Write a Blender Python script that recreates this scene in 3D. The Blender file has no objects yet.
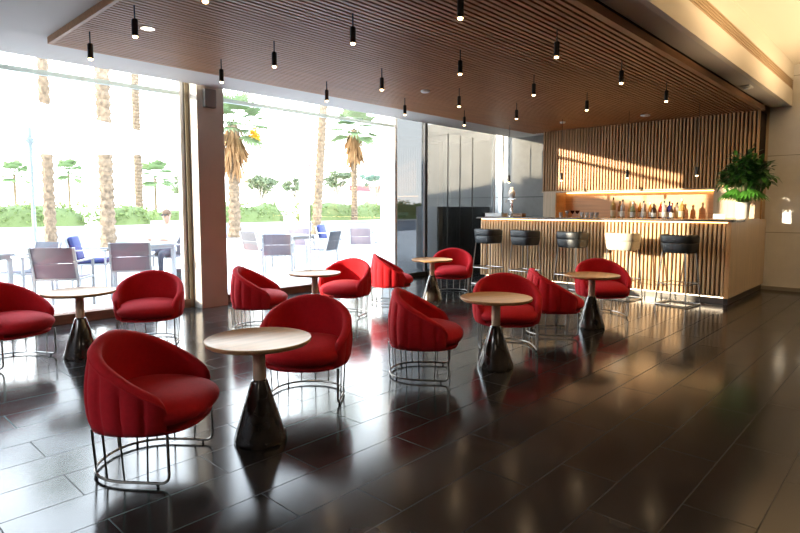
import bpy, bmesh, math, random
from mathutils import Vector, Matrix, Euler
rnd = random.Random(11)
PI = math.pi
sc = bpy.context.scene
COL = sc.collection

# ------------------------------------------------------------------ materials
def newmat(name):
    m = bpy.data.materials.new(name); m.use_nodes = True
    nt = m.node_tree
    return m, nt, nt.nodes['Principled BSDF'], nt.nodes['Material Output']

def mat(name, col, rough=.5, metal=0., noise=0., nscale=8., bump=0., bscale=60., sheen=0., coat=0., spec=.5, stretch=None, sub=0.):
    m, nt, b, out = newmat(name)
    b.inputs['Base Color'].default_value = (*col, 1)
    b.inputs['Roughness'].default_value = rough
    b.inputs['Metallic'].default_value = metal
    b.inputs['Specular IOR Level'].default_value = spec
    if sheen: b.inputs['Sheen Weight'].default_value = sheen
    if coat:
        b.inputs['Coat Weight'].default_value = coat; b.inputs['Coat Roughness'].default_value = .05
    tc = nt.nodes.new('ShaderNodeTexCoord'); mp = nt.nodes.new('ShaderNodeMapping')
    nt.links.new(tc.outputs['Object'], mp.inputs['Vector'])
    if stretch: mp.inputs['Scale'].default_value = stretch
    if noise:
        n = nt.nodes.new('ShaderNodeTexNoise'); n.inputs['Scale'].default_value = nscale; n.inputs['Detail'].default_value = 5
        nt.links.new(mp.outputs['Vector'], n.inputs['Vector'])
        r = nt.nodes.new('ShaderNodeValToRGB')
        r.color_ramp.elements[0].position = .3; r.color_ramp.elements[1].position = .7
        r.color_ramp.elements[0].color = (*[c*(1-noise) for c in col], 1)
        r.color_ramp.elements[1].color = (*[min(1, c*(1+noise)) for c in col], 1)
        nt.links.new(n.outputs['Fac'], r.inputs['Fac']); nt.links.new(r.outputs['Color'], b.inputs['Base Color'])
    if bump:
        n2 = nt.nodes.new('ShaderNodeTexNoise'); n2.inputs['Scale'].default_value = bscale; n2.inputs['Detail'].default_value = 3
        nt.links.new(mp.outputs['Vector'], n2.inputs['Vector'])
        bp = nt.nodes.new('ShaderNodeBump'); bp.inputs['Strength'].default_value = bump; bp.inputs['Distance'].default_value = .01
        nt.links.new(n2.outputs['Fac'], bp.inputs['Height']); nt.links.new(bp.outputs['Normal'], b.inputs['Normal'])
    return m

def emit(name, col, strength):
    m, nt, b, out = newmat(name)
    b.inputs['Base Color'].default_value = (*col, 1)
    b.inputs['Emission Color'].default_value = (*col, 1); b.inputs['Emission Strength'].default_value = strength
    return m

def glass_pane(name, tint, refl=.05):
    m, nt, b, out = newmat(name); nt.nodes.remove(b)
    t = nt.nodes.new('ShaderNodeBsdfTransparent'); t.inputs['Color'].default_value = (*tint, 1)
    g = nt.nodes.new('ShaderNodeBsdfGlossy'); g.inputs['Roughness'].default_value = .01
    lw = nt.nodes.new('ShaderNodeLayerWeight'); lw.inputs['Blend'].default_value = .5
    p = nt.nodes.new('ShaderNodeMath'); p.operation = 'POWER'; p.inputs[1].default_value = 4
    ml = nt.nodes.new('ShaderNodeMath'); ml.operation = 'MULTIPLY_ADD'; ml.inputs[1].default_value = .6; ml.inputs[2].default_value = refl
    mx = nt.nodes.new('ShaderNodeMixShader')
    nt.links.new(lw.outputs['Facing'], p.inputs[0]); nt.links.new(p.outputs[0], ml.inputs[0]); nt.links.new(ml.outputs[0], mx.inputs['Fac'])
    nt.links.new(t.outputs[0], mx.inputs[1]); nt.links.new(g.outputs[0], mx.inputs[2]); nt.links.new(mx.outputs[0], out.inputs['Surface'])
    return m

def clear(name, tint, rough=.02):
    m, nt, b, out = newmat(name)
    b.inputs['Base Color'].default_value = (*tint, 1); b.inputs['Roughness'].default_value = rough
    b.inputs['Transmission Weight'].default_value = .65; b.inputs['IOR'].default_value = 1.3
    return m

def translucent(name, col, mix=.5):
    m, nt, b, out = newmat(name)
    b.inputs['Base Color'].default_value = (*col, 1); b.inputs['Roughness'].default_value = .8
    t = nt.nodes.new('ShaderNodeBsdfTranslucent'); t.inputs['Color'].default_value = (*col, 1)
    mx = nt.nodes.new('ShaderNodeMixShader'); mx.inputs['Fac'].default_value = mix
    nt.links.new(b.outputs[0], mx.inputs[1]); nt.links.new(t.outputs[0], mx.inputs[2]); nt.links.new(mx.outputs[0], out.inputs['Surface'])
    return m

def wood(name, col, axis='X', rough=.45, amt=.28):
    st = {'X': (.6, 14, 14), 'Y': (14, .6, 14), 'Z': (14, 14, .6)}[axis]
    return mat(name, col, rough, noise=amt, nscale=2.2, stretch=st, spec=.4)

def brickmat(name, col, mortar, bw, rh, ms, rough, offs=.5, rot=None, loc=None, vary=.15, bump=.15, noise=.2, rough_var=0., spec=.5):
    m, nt, b, out = newmat(name)
    tc = nt.nodes.new('ShaderNodeTexCoord'); mp = nt.nodes.new('ShaderNodeMapping')
    if rot: mp.inputs['Rotation'].default_value = rot
    if loc: mp.inputs['Location'].default_value = loc
    nt.links.new(tc.outputs['Object'], mp.inputs['Vector'])
    br = nt.nodes.new('ShaderNodeTexBrick')
    br.inputs['Scale'].default_value = 1; br.inputs['Brick Width'].default_value = bw; br.inputs['Row Height'].default_value = rh
    br.inputs['Mortar Size'].default_value = ms; br.inputs['Mortar Smooth'].default_value = .1; br.offset = offs; br.offset_frequency = 2
    br.inputs['Color1'].default_value = (*[c*(1-vary) for c in col], 1); br.inputs['Color2'].default_value = (*[c*(1+vary) for c in col], 1)
    br.inputs['Mortar'].default_value = (*mortar, 1)
    nt.links.new(mp.outputs['Vector'], br.inputs['Vector'])
    n = nt.nodes.new('ShaderNodeTexNoise'); n.inputs['Scale'].default_value = 3.5; n.inputs['Detail'].default_value = 8; n.inputs['Roughness'].default_value = .65
    nt.links.new(tc.outputs['Object'], n.inputs['Vector'])
    mx = nt.nodes.new('ShaderNodeMix'); mx.data_type = 'RGBA'; mx.blend_type = 'MULTIPLY'; mx.inputs['Factor'].default_value = 1
    rp = nt.nodes.new('ShaderNodeValToRGB'); rp.color_ramp.elements[0].position = .3; rp.color_ramp.elements[1].position = .7
    rp.color_ramp.elements[0].color = (1-noise, 1-noise, 1-noise, 1); rp.color_ramp.elements[1].color = (1+noise, 1+noise, 1+noise, 1)
    nt.links.new(n.outputs['Fac'], rp.inputs['Fac'])
    nt.links.new(br.outputs['Color'], mx.inputs['A']); nt.links.new(rp.outputs['Color'], mx.inputs['B'])
    nt.links.new(mx.outputs['Result'], b.inputs['Base Color'])
    b.inputs['Specular IOR Level'].default_value = spec
    ra = nt.nodes.new('ShaderNodeMath'); ra.operation = 'MULTIPLY_ADD'; ra.inputs[1].default_value = rough_var; ra.inputs[2].default_value = rough
    rb = nt.nodes.new('ShaderNodeMath'); rb.operation = 'MULTIPLY_ADD'; rb.inputs[1].default_value = .40
    nt.links.new(n.outputs['Fac'], ra.inputs[0]); nt.links.new(br.outputs['Fac'], rb.inputs[0]); nt.links.new(ra.outputs[0], rb.inputs[2]); nt.links.new(rb.outputs[0], b.inputs['Roughness'])
    bp = nt.nodes.new('ShaderNodeBump'); bp.inputs['Strength'].default_value = bump; bp.inputs['Distance'].default_value = .004; bp.invert = True
    nt.links.new(br.outputs['Fac'], bp.inputs['Height']); nt.links.new(bp.outputs['Normal'], b.inputs['Normal'])
    return m

M = {}
M['floor'] = brickmat('dark_stone_tiles', (.023, .0215, .021), (.008, .008, .008), .92, .298, .0032, .09, offs=.37, loc=(.06, -.16, 0), vary=.3, rough_var=.12, noise=.3, spec=.40, bump=.02)
M['white_wall'] = brickmat('pale_stone_tiles', (.72, .70, .67), (.36, .33, .29), 1.25, .62, .006, .3, rot=(PI/2, 0, PI/2), loc=(.3, .1, 0), vary=.04, noise=.06, bump=.1)
M['grey_wall'] = brickmat('grey_stone_tiles', (.31, .31, .295), (.09, .09, .09), 1.6, .75, .008, .35, rot=(PI/2, 0, PI/2), vary=.05, noise=.12, bump=.1)
M['paint'] = mat('white_paint', (.62, .59, .56), .7, bump=.03)
M['warm_paint'] = mat('cream_paint', (.74, .68, .58), .7, bump=.03)
M['lobby'] = mat('lobby_wall_paint', (.22, .19, .17), .8)
M['column'] = mat('taupe_column_paint', (.50, .46, .41), .6, noise=.06, nscale=3)
M['slat_c'] = wood('ceiling_slat_wood', (.47, .235, .105), 'X', .5, .15)
M['slat_v'] = wood('wall_slat_wood', (.60, .34, .15), 'Z', .45, .18)
M['slat_b'] = wood('bar_slat_wood', (.66, .44, .24), 'Z', .42, .18)
M['dark_back'] = mat('dark_brown_backing', (.09, .045, .022), .8)
M['gap'] = mat('very_dark_brown_backing', (.022, .011, .006), .85)
M['panel_wood'] = wood('pale_oak_panel', (.62, .47, .31), 'Z', .4, .12)
M['niche_wood'] = wood('warm_niche_veneer', (.62, .38, .19), 'Y', .4, .12)
M['worktop'] = mat('dark_worktop', (.10, .085, .075), .25, noise=.2)
M['steel'] = mat('brushed_steel', (.34, .32, .29), .28, 1.)
M['chrome'] = mat('chrome', (.7, .7, .7), .12, 1.)
M['dsteel'] = mat('dark_steel', (.13, .12, .11), .3, 1.)
M['red'] = mat('red_wool', (.58, .013, .022), .8, noise=.06, nscale=40, bump=.1, bscale=380, sheen=.05, spec=.2)
M['red_under'] = mat('dark_red_webbing', (.16, .008, .01), .9)
M['beech'] = wood('pale_beech', (.86, .77, .68), 'X', .33, .05)
M['beech_edge'] = wood('tan_beech_edge', (.58, .33, .15), 'X', .45, .12)
M['beech_stem'] = wood('beech_stem', (.70, .50, .34), 'Z', .45, .08)
M['glaze'] = mat('dark_glazed_ceramic', (.035, .027, .020), .13, noise=.4, nscale=6, coat=.6)
M['leather'] = mat('black_leather', (.030, .034, .037), .40, bump=.12, bscale=260)
M['leather_lit'] = M['leather']
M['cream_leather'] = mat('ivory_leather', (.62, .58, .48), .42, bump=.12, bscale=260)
M['black'] = mat('black_metal', (.015, .014, .013), .4)
M['bulb'] = emit('warm_bulb', (1., .66, .32), 8)
M['led'] = emit('warm_led', (1., .60, .24), 5)
M['led_low'] = emit('plinth_led', (1., .80, .55), 4)
M['downlight'] = emit('downlight', (1., .85, .66), 5)
M['glass'] = glass_pane('clear_window_glass', (.97, .985, .98), .035)
M['tint'] = glass_pane('smoked_glass', (.36, .365, .36), .06)
M['tint2'] = glass_pane('dark_smoked_glass', (.25, .26, .265), .06)
M['frame_w'] = mat('white_window_frame', (.78, .79, .78), .4)
M['frame_d'] = mat('bronze_mullion', (.17, .14, .09), .4, .3)
M['transom'] = mat('pale_green_transom', (.55, .66, .64), .4)
M['sill'] = wood('brown_sill', (.16, .085, .055), 'X', .5)
M['panel_metal'] = mat('grey_metal_panel', (.42, .43, .43), .24, .45, noise=.12, nscale=2, stretch=(6, 1, .4))
M['plastic'] = mat('white_plastic', (.8, .8, .78), .4)
M['grey_box'] = mat('grey_plastic', (.20, .20, .20), .5)
# outdoors
M['paving'] = brickmat('pale_terrace_paving', (.60, .58, .55), (.34, .34, .33), .6, .6, .006, .8, vary=.04, noise=.06)
M['road'] = mat('pale_asphalt', (.065, .08, .10), .85, noise=.08, nscale=.6)
M['lawn'] = mat('park_ground', (.62, .62, .48), .95, noise=.15, nscale=.3)
M['kerb'] = mat('kerb_stone', (.5, .46, .42), .8)
M['bark'] = mat('palm_bark', (.125, .088, .055), .9, noise=.5, nscale=9, bump=.5, bscale=14)
M['bark2'] = mat('grey_bark', (.30, .26, .22), .9, noise=.3)
M['frond'] = translucent('palm_green', (.13, .19, .085), .3)
M['dead'] = translucent('dead_frond_brown', (.30, .17, .075), .3)
M['yellow'] = translucent('palm_blossom_yellow', (.85, .48, .05), .3)
M['hedge'] = translucent('hedge_green', (.15, .20, .065), .35)
M['hedge_in'] = mat('hedge_core', (.09, .12, .04), .9)
M['olive'] = translucent('olive_leaf', (.14, .17, .095), .3)
M['teal'] = translucent('blue_green_leaf', (.11, .18, .14), .3)
M['sling'] = translucent('grey_purple_sling', (.20, .165, .19), .12)
M['sling_d'] = translucent('charcoal_sling', (.10, .10, .115), .12)
M['navy'] = mat('navy_cushion', (.03, .042, .15), .85)
M['alu'] = mat('white_aluminium', (.34, .35, .36), .4)
M['canopy'] = translucent('white_canopy', (.86, .85, .82), .5)
M['pole'] = mat('pale_green_pole', (.24, .28, .28), .5)
M['skin'] = mat('skin', (.55, .33, .23), .5)
M['shirt'] = mat('white_shirt', (.82, .82, .84), .8)
M['trouser'] = mat('dark_trousers', (.06, .06, .08), .8)
M['hair'] = mat('brown_hair', (.16, .09, .05), .7)
M['redpaint'] = mat('red_awning_cloth', (.62, .05, .06), .7)
M['leaf'] = mat('glossy_green_leaf', (.035, .13, .025), .35, noise=.35, nscale=5)
M['leaf2'] = mat('bright_green_leaf', (.07, .24, .03), .35, noise=.3, nscale=5)
M['pot'] = mat('white_pot', (.82, .80, .76), .35)
M['stem'] = mat('plant_stem', (.10, .16, .05), .6)
M['sun_block'] = mat('pale_sun_block', (.62, .60, .57), .85)

# ------------------------------------------------------------------ mesh builder
class MB:
    def __init__(s): s.v = []; s.f = []; s.mi = []; s.cur = 0
    def add(s, vs, fs):
        o = len(s.v); s.v += [tuple(p) for p in vs]
        for f in fs: s.f.append([i+o for i in f]); s.mi.append(s.cur)
    def box(s, c, d, rz=0., bev=0., rot=None):
        R = rot if rot else Matrix.Rotation(rz, 3, 'Z'); c = Vector(c)
        if bev <= 0:
            P = [Vector((x*d[0]/2, y*d[1]/2, z*d[2]/2)) for z in (-1, 1) for y in (-1, 1) for x in (-1, 1)]
            s.add([c+R@p for p in P], [(0, 2, 3, 1), (4, 5, 7, 6), (0, 1, 5, 4), (2, 6, 7, 3), (0, 4, 6, 2), (1, 3, 7, 5)])
        else:
            bm = bmesh.new(); bmesh.ops.create_cube(bm, size=1)
            for v in bm.verts: v.co = Vector((v.co.x*d[0], v.co.y*d[1], v.co.z*d[2]))
            bmesh.ops.bevel(bm, geom=bm.edges[:], offset=bev, segments=3, profile=.5, affect='EDGES')
            bm.verts.index_update()
            s.add([c+R@v.co for v in bm.verts], [[v.index for v in f.verts] for f in bm.faces]); bm.free()
        return s
    def grid(s, rows, wu=False, wv=False, cap=False):
        n = len(rows); m = len(rows[0]); vs = [p for r in rows for p in r]; fs = []
        for i in range(n if wu else n-1):
            for j in range(m if wv else m-1):
                a = i*m+j; b = i*m+(j+1) % m; c = ((i+1) % n)*m+(j+1) % m; e = ((i+1) % n)*m+j
                fs.append((a, b, c, e))
        if cap: fs.append(list(range(m))[::-1]); fs.append([(n-1)*m+j for j in range(m)])
        s.add(vs, fs); return s
    def tube(s, pts, r, n=8, closed=False):
        pts = [Vector(p) for p in pts]; k = len(pts); rows = []
        rr = r if isinstance(r, (list, tuple)) else [r]*k
        up = None
        for i, p in enumerate(pts):
            a = pts[i-1] if (i > 0 or closed) else p; b = pts[(i+1) % k] if (i < k-1 or closed) else p
            t = (b-a).normalized()
            if up is None: up = Vector((0, 0, 1)) if abs(t.z) < .9 else Vector((1, 0, 0))
            x = t.cross(up)
            if x.length < 1e-4: x = t.cross(Vector((1, .3, .2)))
            x.normalize(); y = x.cross(t).normalized(); up = y
            rows.append([p+(x*math.cos(q)+y*math.sin(q))*rr[i] for q in [2*PI*j/n for j in range(n)]])
        s.grid(rows, wu=closed, wv=True, cap=not closed); return s
    def bar(s, a, b, w, h):
        a = Vector(a); b = Vector(b); t = (b-a).normalized()
        up = Vector((0, 0, 1)) if abs(t.z) < .95 else Vector((1, 0, 0))
        x = t.cross(up).normalized(); y = x.cross(t)
        rows = [[p+x*(w/2*i)+y*(h/2*j) for i, j in ((-1, -1), (1, -1), (1, 1), (-1, 1))] for p in (a, b)]
        s.grid(rows, wv=True, cap=True); return s
    def lathe(s, prof, c=(0, 0, 0), n=32):
        c = Vector(c); rows = []
        for r, z in prof:
            r = max(r, 1e-4)
            rows.append([c+Vector((r*math.cos(2*PI*j/n), r*math.sin(2*PI*j/n), z)) for j in range(n)])
        s.grid(rows, wv=True, cap=True); return s
    def build(s, name, m, parent=None, smooth=True, angle=40, loc=None):
        me = bpy.data.meshes.new(name); me.from_pydata(s.v, [], s.f); me.validate()
        for x in (m if isinstance(m, (list, tuple)) else [m]): me.materials.append(x)
        if len(me.polygons) == len(s.mi) and any(s.mi):
            me.polygons.foreach_set('material_index', s.mi)
        bm = bmesh.new(); bm.from_mesh(me); bmesh.ops.recalc_face_normals(bm, faces=bm.faces[:]); bm.to_mesh(me); bm.free()
        if smooth:
            me.polygons.foreach_set('use_smooth', [True]*len(me.polygons))
            me.set_sharp_from_angle(angle=math.radians(angle))
        o = bpy.data.objects.new(name, me); COL.objects.link(o)
        if parent: o.parent = parent
        if loc: o.location = loc
        return o

def tag(o, label, cat, group=None, kind=None):
    o['label'] = label; o['category'] = cat
    if group: o['group'] = group
    if kind: o['kind'] = kind
    return o
def empty(name, loc=(0, 0, 0), rz=0.):
    o = bpy.data.objects.new(name, None); o.empty_display_size = .1; COL.objects.link(o)
    o.location = loc; o.rotation_euler = (0, 0, rz); return o
def thing(name, label, cat, loc=(0, 0, 0), rz=0., group=None):
    return tag(empty(name, loc, rz), label, cat, group)
def copy_tree(o, parent=None):
    c = o.copy(); COL.objects.link(c)
    if parent: c.parent = parent
    for ch in list(o.children): copy_tree(ch, c)
    return c
def struct(name, mb, m, label, cat, parent=None, **k):
    o = mb.build(name, m, parent, **k)
    if not parent: tag(o, label, cat, kind='structure')
    return o

# ------------------------------------------------------------------ room shell
YW = 7.4            # window line
XB = 11.0           # far wall
struct('floor', MB().box((2.5, .7, -.1), (18.5, 13.9, .2)), M['floor'], 'polished dark stone floor laid in long narrow tiles', 'floor', smooth=False)
# white ceiling over window zone and near lobby, underside 2.95
ce = MB()
ce.box((4.2, 6.57, 3.05), (14.4, .96, .2))          # window strip  Y 6.09..7.05
ce.box((-.7, 3.9, 3.05), (4.9, 4.4, .2))            # near strip before slatted field
ce.box((6.7, 4.0, 3.09), (9.9, 4.3, .1))            # above the slats (dark, hidden)
struct('ceiling', ce, M['paint'], 'plain white ceiling between slatted field and windows', 'ceiling', smooth=False)
struct('ceiling_recess', MB().box((4.2, 7.3, 3.5), (14.4, .6, .1)).box((4.2, 7.03, 3.3), (14.4, .05, .3)), M['paint'], 'white blind recess above the window glass', 'ceiling', smooth=False)
sl = MB()
nsl = 69
for i in range(nsl):
    y = 2.05+i*.0595
    sl.box((6.2, y, 2.92), (8.9, .034, .06))
so = struct('ceiling_slats', sl, M['slat_c'], 'brown timber slatted ceiling field above the chairs and bar', 'ceiling', smooth=False)
fa = MB().box((1.735, 4.075, 2.925), (.03, 4.13, .075)).box((6.2, 2.015, 2.925), (8.9, .03, .075)).box((6.2, 6.125, 2.925), (8.9, .03, .075))
struct('trim_1', fa, M['slat_c'], 'timber edge strip round the slatted ceiling field', 'trim', smooth=False)
struct('ceiling_backing', MB().box((6.2, 4.07, 3.015), (8.9, 4.1, .04)), M['black'], 'dark backing above the ceiling slats', 'ceiling', smooth=False)
# soffit + beam on lobby side
struct('trim_2', MB().box((2.5, 1.88, 3.03), (17, .23, .1)), M['paint'], 'white soffit strip beside the slatted ceiling', 'soffit', smooth=False)
bmface = MB().box((2.5, 1.73, 3.10), (17, .06, .26)).box((2.5, 1.73, 3.50), (17, .06, .24))
struct('trim_3', bmface, M['warm_paint'], 'cream beam face stepping up to the lobby ceiling', 'beam', smooth=False)
gr = MB()
gr.box((2.5, 1.735, 3.305), (17, .05, .16))
for k in range(5): gr.box((2.5, 1.708, 3.24+k*.032), (17, .014, .012))
struct('trim_4', gr, mat('grille_tan', (.42, .30, .18), .6), 'long linear air grille in the cream beam face', 'grille', smooth=False)
struct('ceiling_lobby', MB().box((2.5, -2.1, 3.67), (17, 7.7, .1)), M['warm_paint'], 'higher cream lobby ceiling lit by warm light', 'ceiling', smooth=False)
# walls
struct('wall_right', MB().box((XB+.1, -1.95, 1.83), (.2, 7.9, 3.66)), M['white_wall'], 'pale stone tiled wall beyond the bar end', 'wall', smooth=False)
struct('wall_bar', MB().box((XB+.1, 3.9, 1.5), (.2, 3.8, 3.1)), M['panel_wood'], 'wall behind the back bar', 'wall', smooth=False)
struct('wall_end', MB().box((11.5, 7.8, 1.7), (.2, 4.1, 3.6)), M['grey_wall'], 'grey stone wall beside the slatted cabinet, running on outside the glass', 'wall', smooth=False)
struct('wall_return', MB().box((11.3, 5.85, 1.6), (.22, .1, 3.4)), M['grey_wall'], 'short grey return wall beside the slatted cabinet', 'wall', smooth=False)
struct('wall_back', MB().box((2.5, -6.0, 1.8), (17.2, .2, 3.8)), M['lobby'], 'lobby wall behind the photographer', 'wall', smooth=False)
struct('wall_left', MB().box((-6.2, .7, 1.8), (.2, 13.6, 3.8)), M['lobby'], 'lobby wall away from the bar', 'wall', smooth=False)
struct('wall_window', MB().box((-2.7, YW+.05, 1.75), (6.9, .2, 3.7)), M['lobby'], 'solid wall before the first window', 'wall', smooth=False)
# column
struct('column', MB().box((3.885, 7.28, 1.7), (.39, .36, 3.5), bev=.008), M['column'], 'square taupe column between the two big windows', 'column')
# windows
def window(n, x0, x1, label, glass='glass', transom=True, sill=True, joints=(), frame_l=.03, frame_r=.05, ztop=3.4, fin=False):
    w = tag(empty('window_%d' % n, ((x0+x1)/2, YW, 0)), label, 'window', kind='structure')
    cx = (x0+x1)/2; L = x1-x0
    f = MB()
    f.box((-L/2+frame_l/2, 0, ztop/2), (frame_l, .09, ztop)); f.box((L/2-frame_r/2, 0, ztop/2), (frame_r, .09, ztop))
    f.build('window_frame', M['frame_w'], w, smooth=False)
    if transom: MB().box((0, 0, 2.87), (L-frame_l-frame_r, .06, .05)).build('transom', M['transom'], w, smooth=False)
    if sill: MB().box((0, -.02, .055), (L, .16, .11)).build('window_sill', M['sill'], w, smooth=False)
    xs = [x0+frame_l]+list(joints)+[x1-frame_r]
    for a, b in zip(xs[:-1], xs[1:]):
        for z0, z1 in (((.11 if sill else .02), 2.845), (2.895, ztop)) if transom else ((.02, ztop),):
            MB().box(((a+b)/2-cx, 0, (z0+z1)/2), (b-a-.006, .012, z1-z0)).build('pane', M[glass], w, smooth=False)
    for j in joints:
        MB().box((j-cx, 0, 1.5), (.014, .02, 2.78)).build('joint', M['frame_w'], w, smooth=False)
    if fin: MB().box((L/2-.025, .19, ztop/2), (.05, .30, ztop)).build('outer_fin', M['frame_w'], w, smooth=False)
    return w
window(1, .75, 3.63, 'large clear window before the column', frame_r=.05)
window(2, 4.09, 7.78, 'large clear window between column and grey panels', joints=(5.76,), frame_r=.05, fin=True)
window(3, 7.78, 8.60, 'dark smoked glass panel beside the second window', glass='tint2', transom=False, sill=False, frame_l=.01, frame_r=.01)
w5 = window(5, 8.63, 11.06, 'smoked glass window wall beside the bar', glass='tint', transom=False, sill=False, frame_l=.01, frame_r=.01, joints=(9.38, 9.80, 10.25))
for j in w5.children:
    if j.name.startswith('joint'): j.data.materials[0] = M['black']
window(4, 11.06, 11.4, 'tall bright slit window at the far corner', transom=False, sill=False, frame_l=.03, frame_r=.03)
struct('trim_5', MB().box((3.665, 7.36, 1.7), (.06, .1, 3.4)), M['frame_d'], 'dark bronze mullion beside the column', 'mullion', smooth=False)
struct('trim_6', MB().box((8.63, 7.38, 1.6), (.03, .1, 3.2)), M['black'], 'black joint between smoked glass and grey panels', 'trim', smooth=False)
scab = thing('service_cabinet', 'low dark grey service cabinet standing outside the smoked glass', 'cabinet', (10.32, 7.95, 0))
MB().box((0, 0, .70), (1.95, .6, 1.36), bev=.01).build('body', mat('slate_grey_paint', (.30, .31, .32), .4), scab)
for k in range(3):
    dd = MB().box((-.64+k*.64, -.306, .70), (.62, .02, 1.28), bev=.004).build('door', mat('slate_grey_door', (.34, .35, .36), .35), scab)
    MB().box((-.38+k*.64, -.325, .75), (.02, .025, .22), bev=.004).build('handle', M['dsteel'], dd)
struct('baseboard_window', MB().box((9.4, 7.36, .04), (3.3, .05, .08)), M['dsteel'], 'dark steel skirting under the grey panels', 'baseboard', smooth=False)
struct('baseboard_right', MB().box((10.985, -1.95, .03), (.03, 7.9, .06)), mat('stone_skirting', (.32, .28, .24), .5), 'stone skirting under the pale wall', 'baseboard', smooth=False)
tag(MB().box((3.86, 7.085, 2.80), (.17, .09, .24), bev=.012).build('wall_speaker', M['grey_box']), 'small grey loudspeaker box high on the taupe column', 'speaker')

# ------------------------------------------------------------------ bar counter
bar = thing('bar_counter', 'long bar counter with vertical pale timber slats and dark worktop', 'bar', (8.75, 4.11, 0))
BX, BY = 8.75, 4.15
def L_(x, y, z): return (x-BX, y-BY, z)
MB().box(L_(9.02, 4.09, .63), (.46, 4.06, 1.04)).build('body', M['dark_back'], bar, smooth=False)
MB().box(L_(9.06, 4.09, .055), (.42, 4.06, .11)).build('plinth', M['steel'], bar, smooth=False)
s = MB(); n = 71
for i in range(n): s.box(L_(8.765, 2.10+i*4.03/(n-1), .62), (.045, .030, 1.02), bev=0)
s.build('slat_front', M['slat_b'], bar, smooth=False)
MB().box(L_(9.05, 4.10, 1.17), (.72, 4.22, .03), bev=.004).build('worktop', M['worktop'], bar)
MB().box(L_(8.735, 4.09, 1.148), (.018, 4.06, .012)).build('light_strip', M['led'], bar, smooth=False)
MB().box(L_(8.835, 4.09, .095), (.014, 4.0, .012)).build('light_strip', M['led_low'], bar, smooth=False)
MB().box(L_(9.855, 2.035, .635), (2.23, .05, 1.07)).build('end_panel', M['panel_wood'], bar, smooth=False)
MB().box(L_(8.74, 2.04, .62), (.03, .06, 1.04)).build('corner_post', M['slat_v'], bar, smooth=False)
MB().box(L_(9.96, 2.26, 1.17), (1.1, .48, .03), bev=.004).build('side_worktop', M['panel_wood'], bar)
MB().box(L_(9.885, 2.06, .05), (2.15, .05, .1)).build('side_plinth', M['dsteel'], bar, smooth=False)

# back bar
bb = thing('back_bar_cabinet', 'slatted timber back bar cabinet with a lit bottle niche', 'cabinet', (10.6, 3.9, 0))
def B_(x, y, z): return (x-10.6, y-3.9, z)
s = MB(); n = 66
for i in range(n): s.box(B_(10.555, 2.06+i*3.76/(n-1), 2.29), (.06, .029, 1.2))
s.build('slat_panel', M['slat_v'], bb, smooth=False)
MB().box(B_(10.79, 3.94, 2.29), (.41, 3.8, 1.2)).build('upper_cupboard', M['gap'], bb, smooth=False)
MB().box(B_(10.77, 3.94, 1.675), (.46, 3.84, .025)).build('underside_shelf', M['panel_wood'], bb, smooth=False)
MB().box(B_(10.97, 3.94, 1.39), (.03, 3.8, .56)).build('niche_back', M['niche_wood'], bb, smooth=False)
MB().box(B_(10.75, 5.685, .83), (.42, .27, 1.66)).build('end_pier', M['panel_wood'], bb, smooth=False)
MB().box(B_(10.75, 2.36, .83), (.42, .60, 1.66)).build('end_pier', M['panel_wood'], bb, smooth=False)
MB().box(B_(10.75, 5.545, 1.39), (.42, .015, .54)).build('niche_side', M['niche_wood'], bb, smooth=False)
MB().box(B_(10.75, 4.10, .56), (.42, 2.88, 1.12)).build('base_cupboard', M['niche_wood'], bb, smooth=False)
MB().box(B_(10.72, 4.10, 1.135), (.48, 2.87, .03)).build('shelf', M['niche_wood'], bb, smooth=False)
MB().box(B_(10.93, 4.1, 1.655), (.02, 2.8, .012)).build('light_strip', M['led'], bb, smooth=False)

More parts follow.
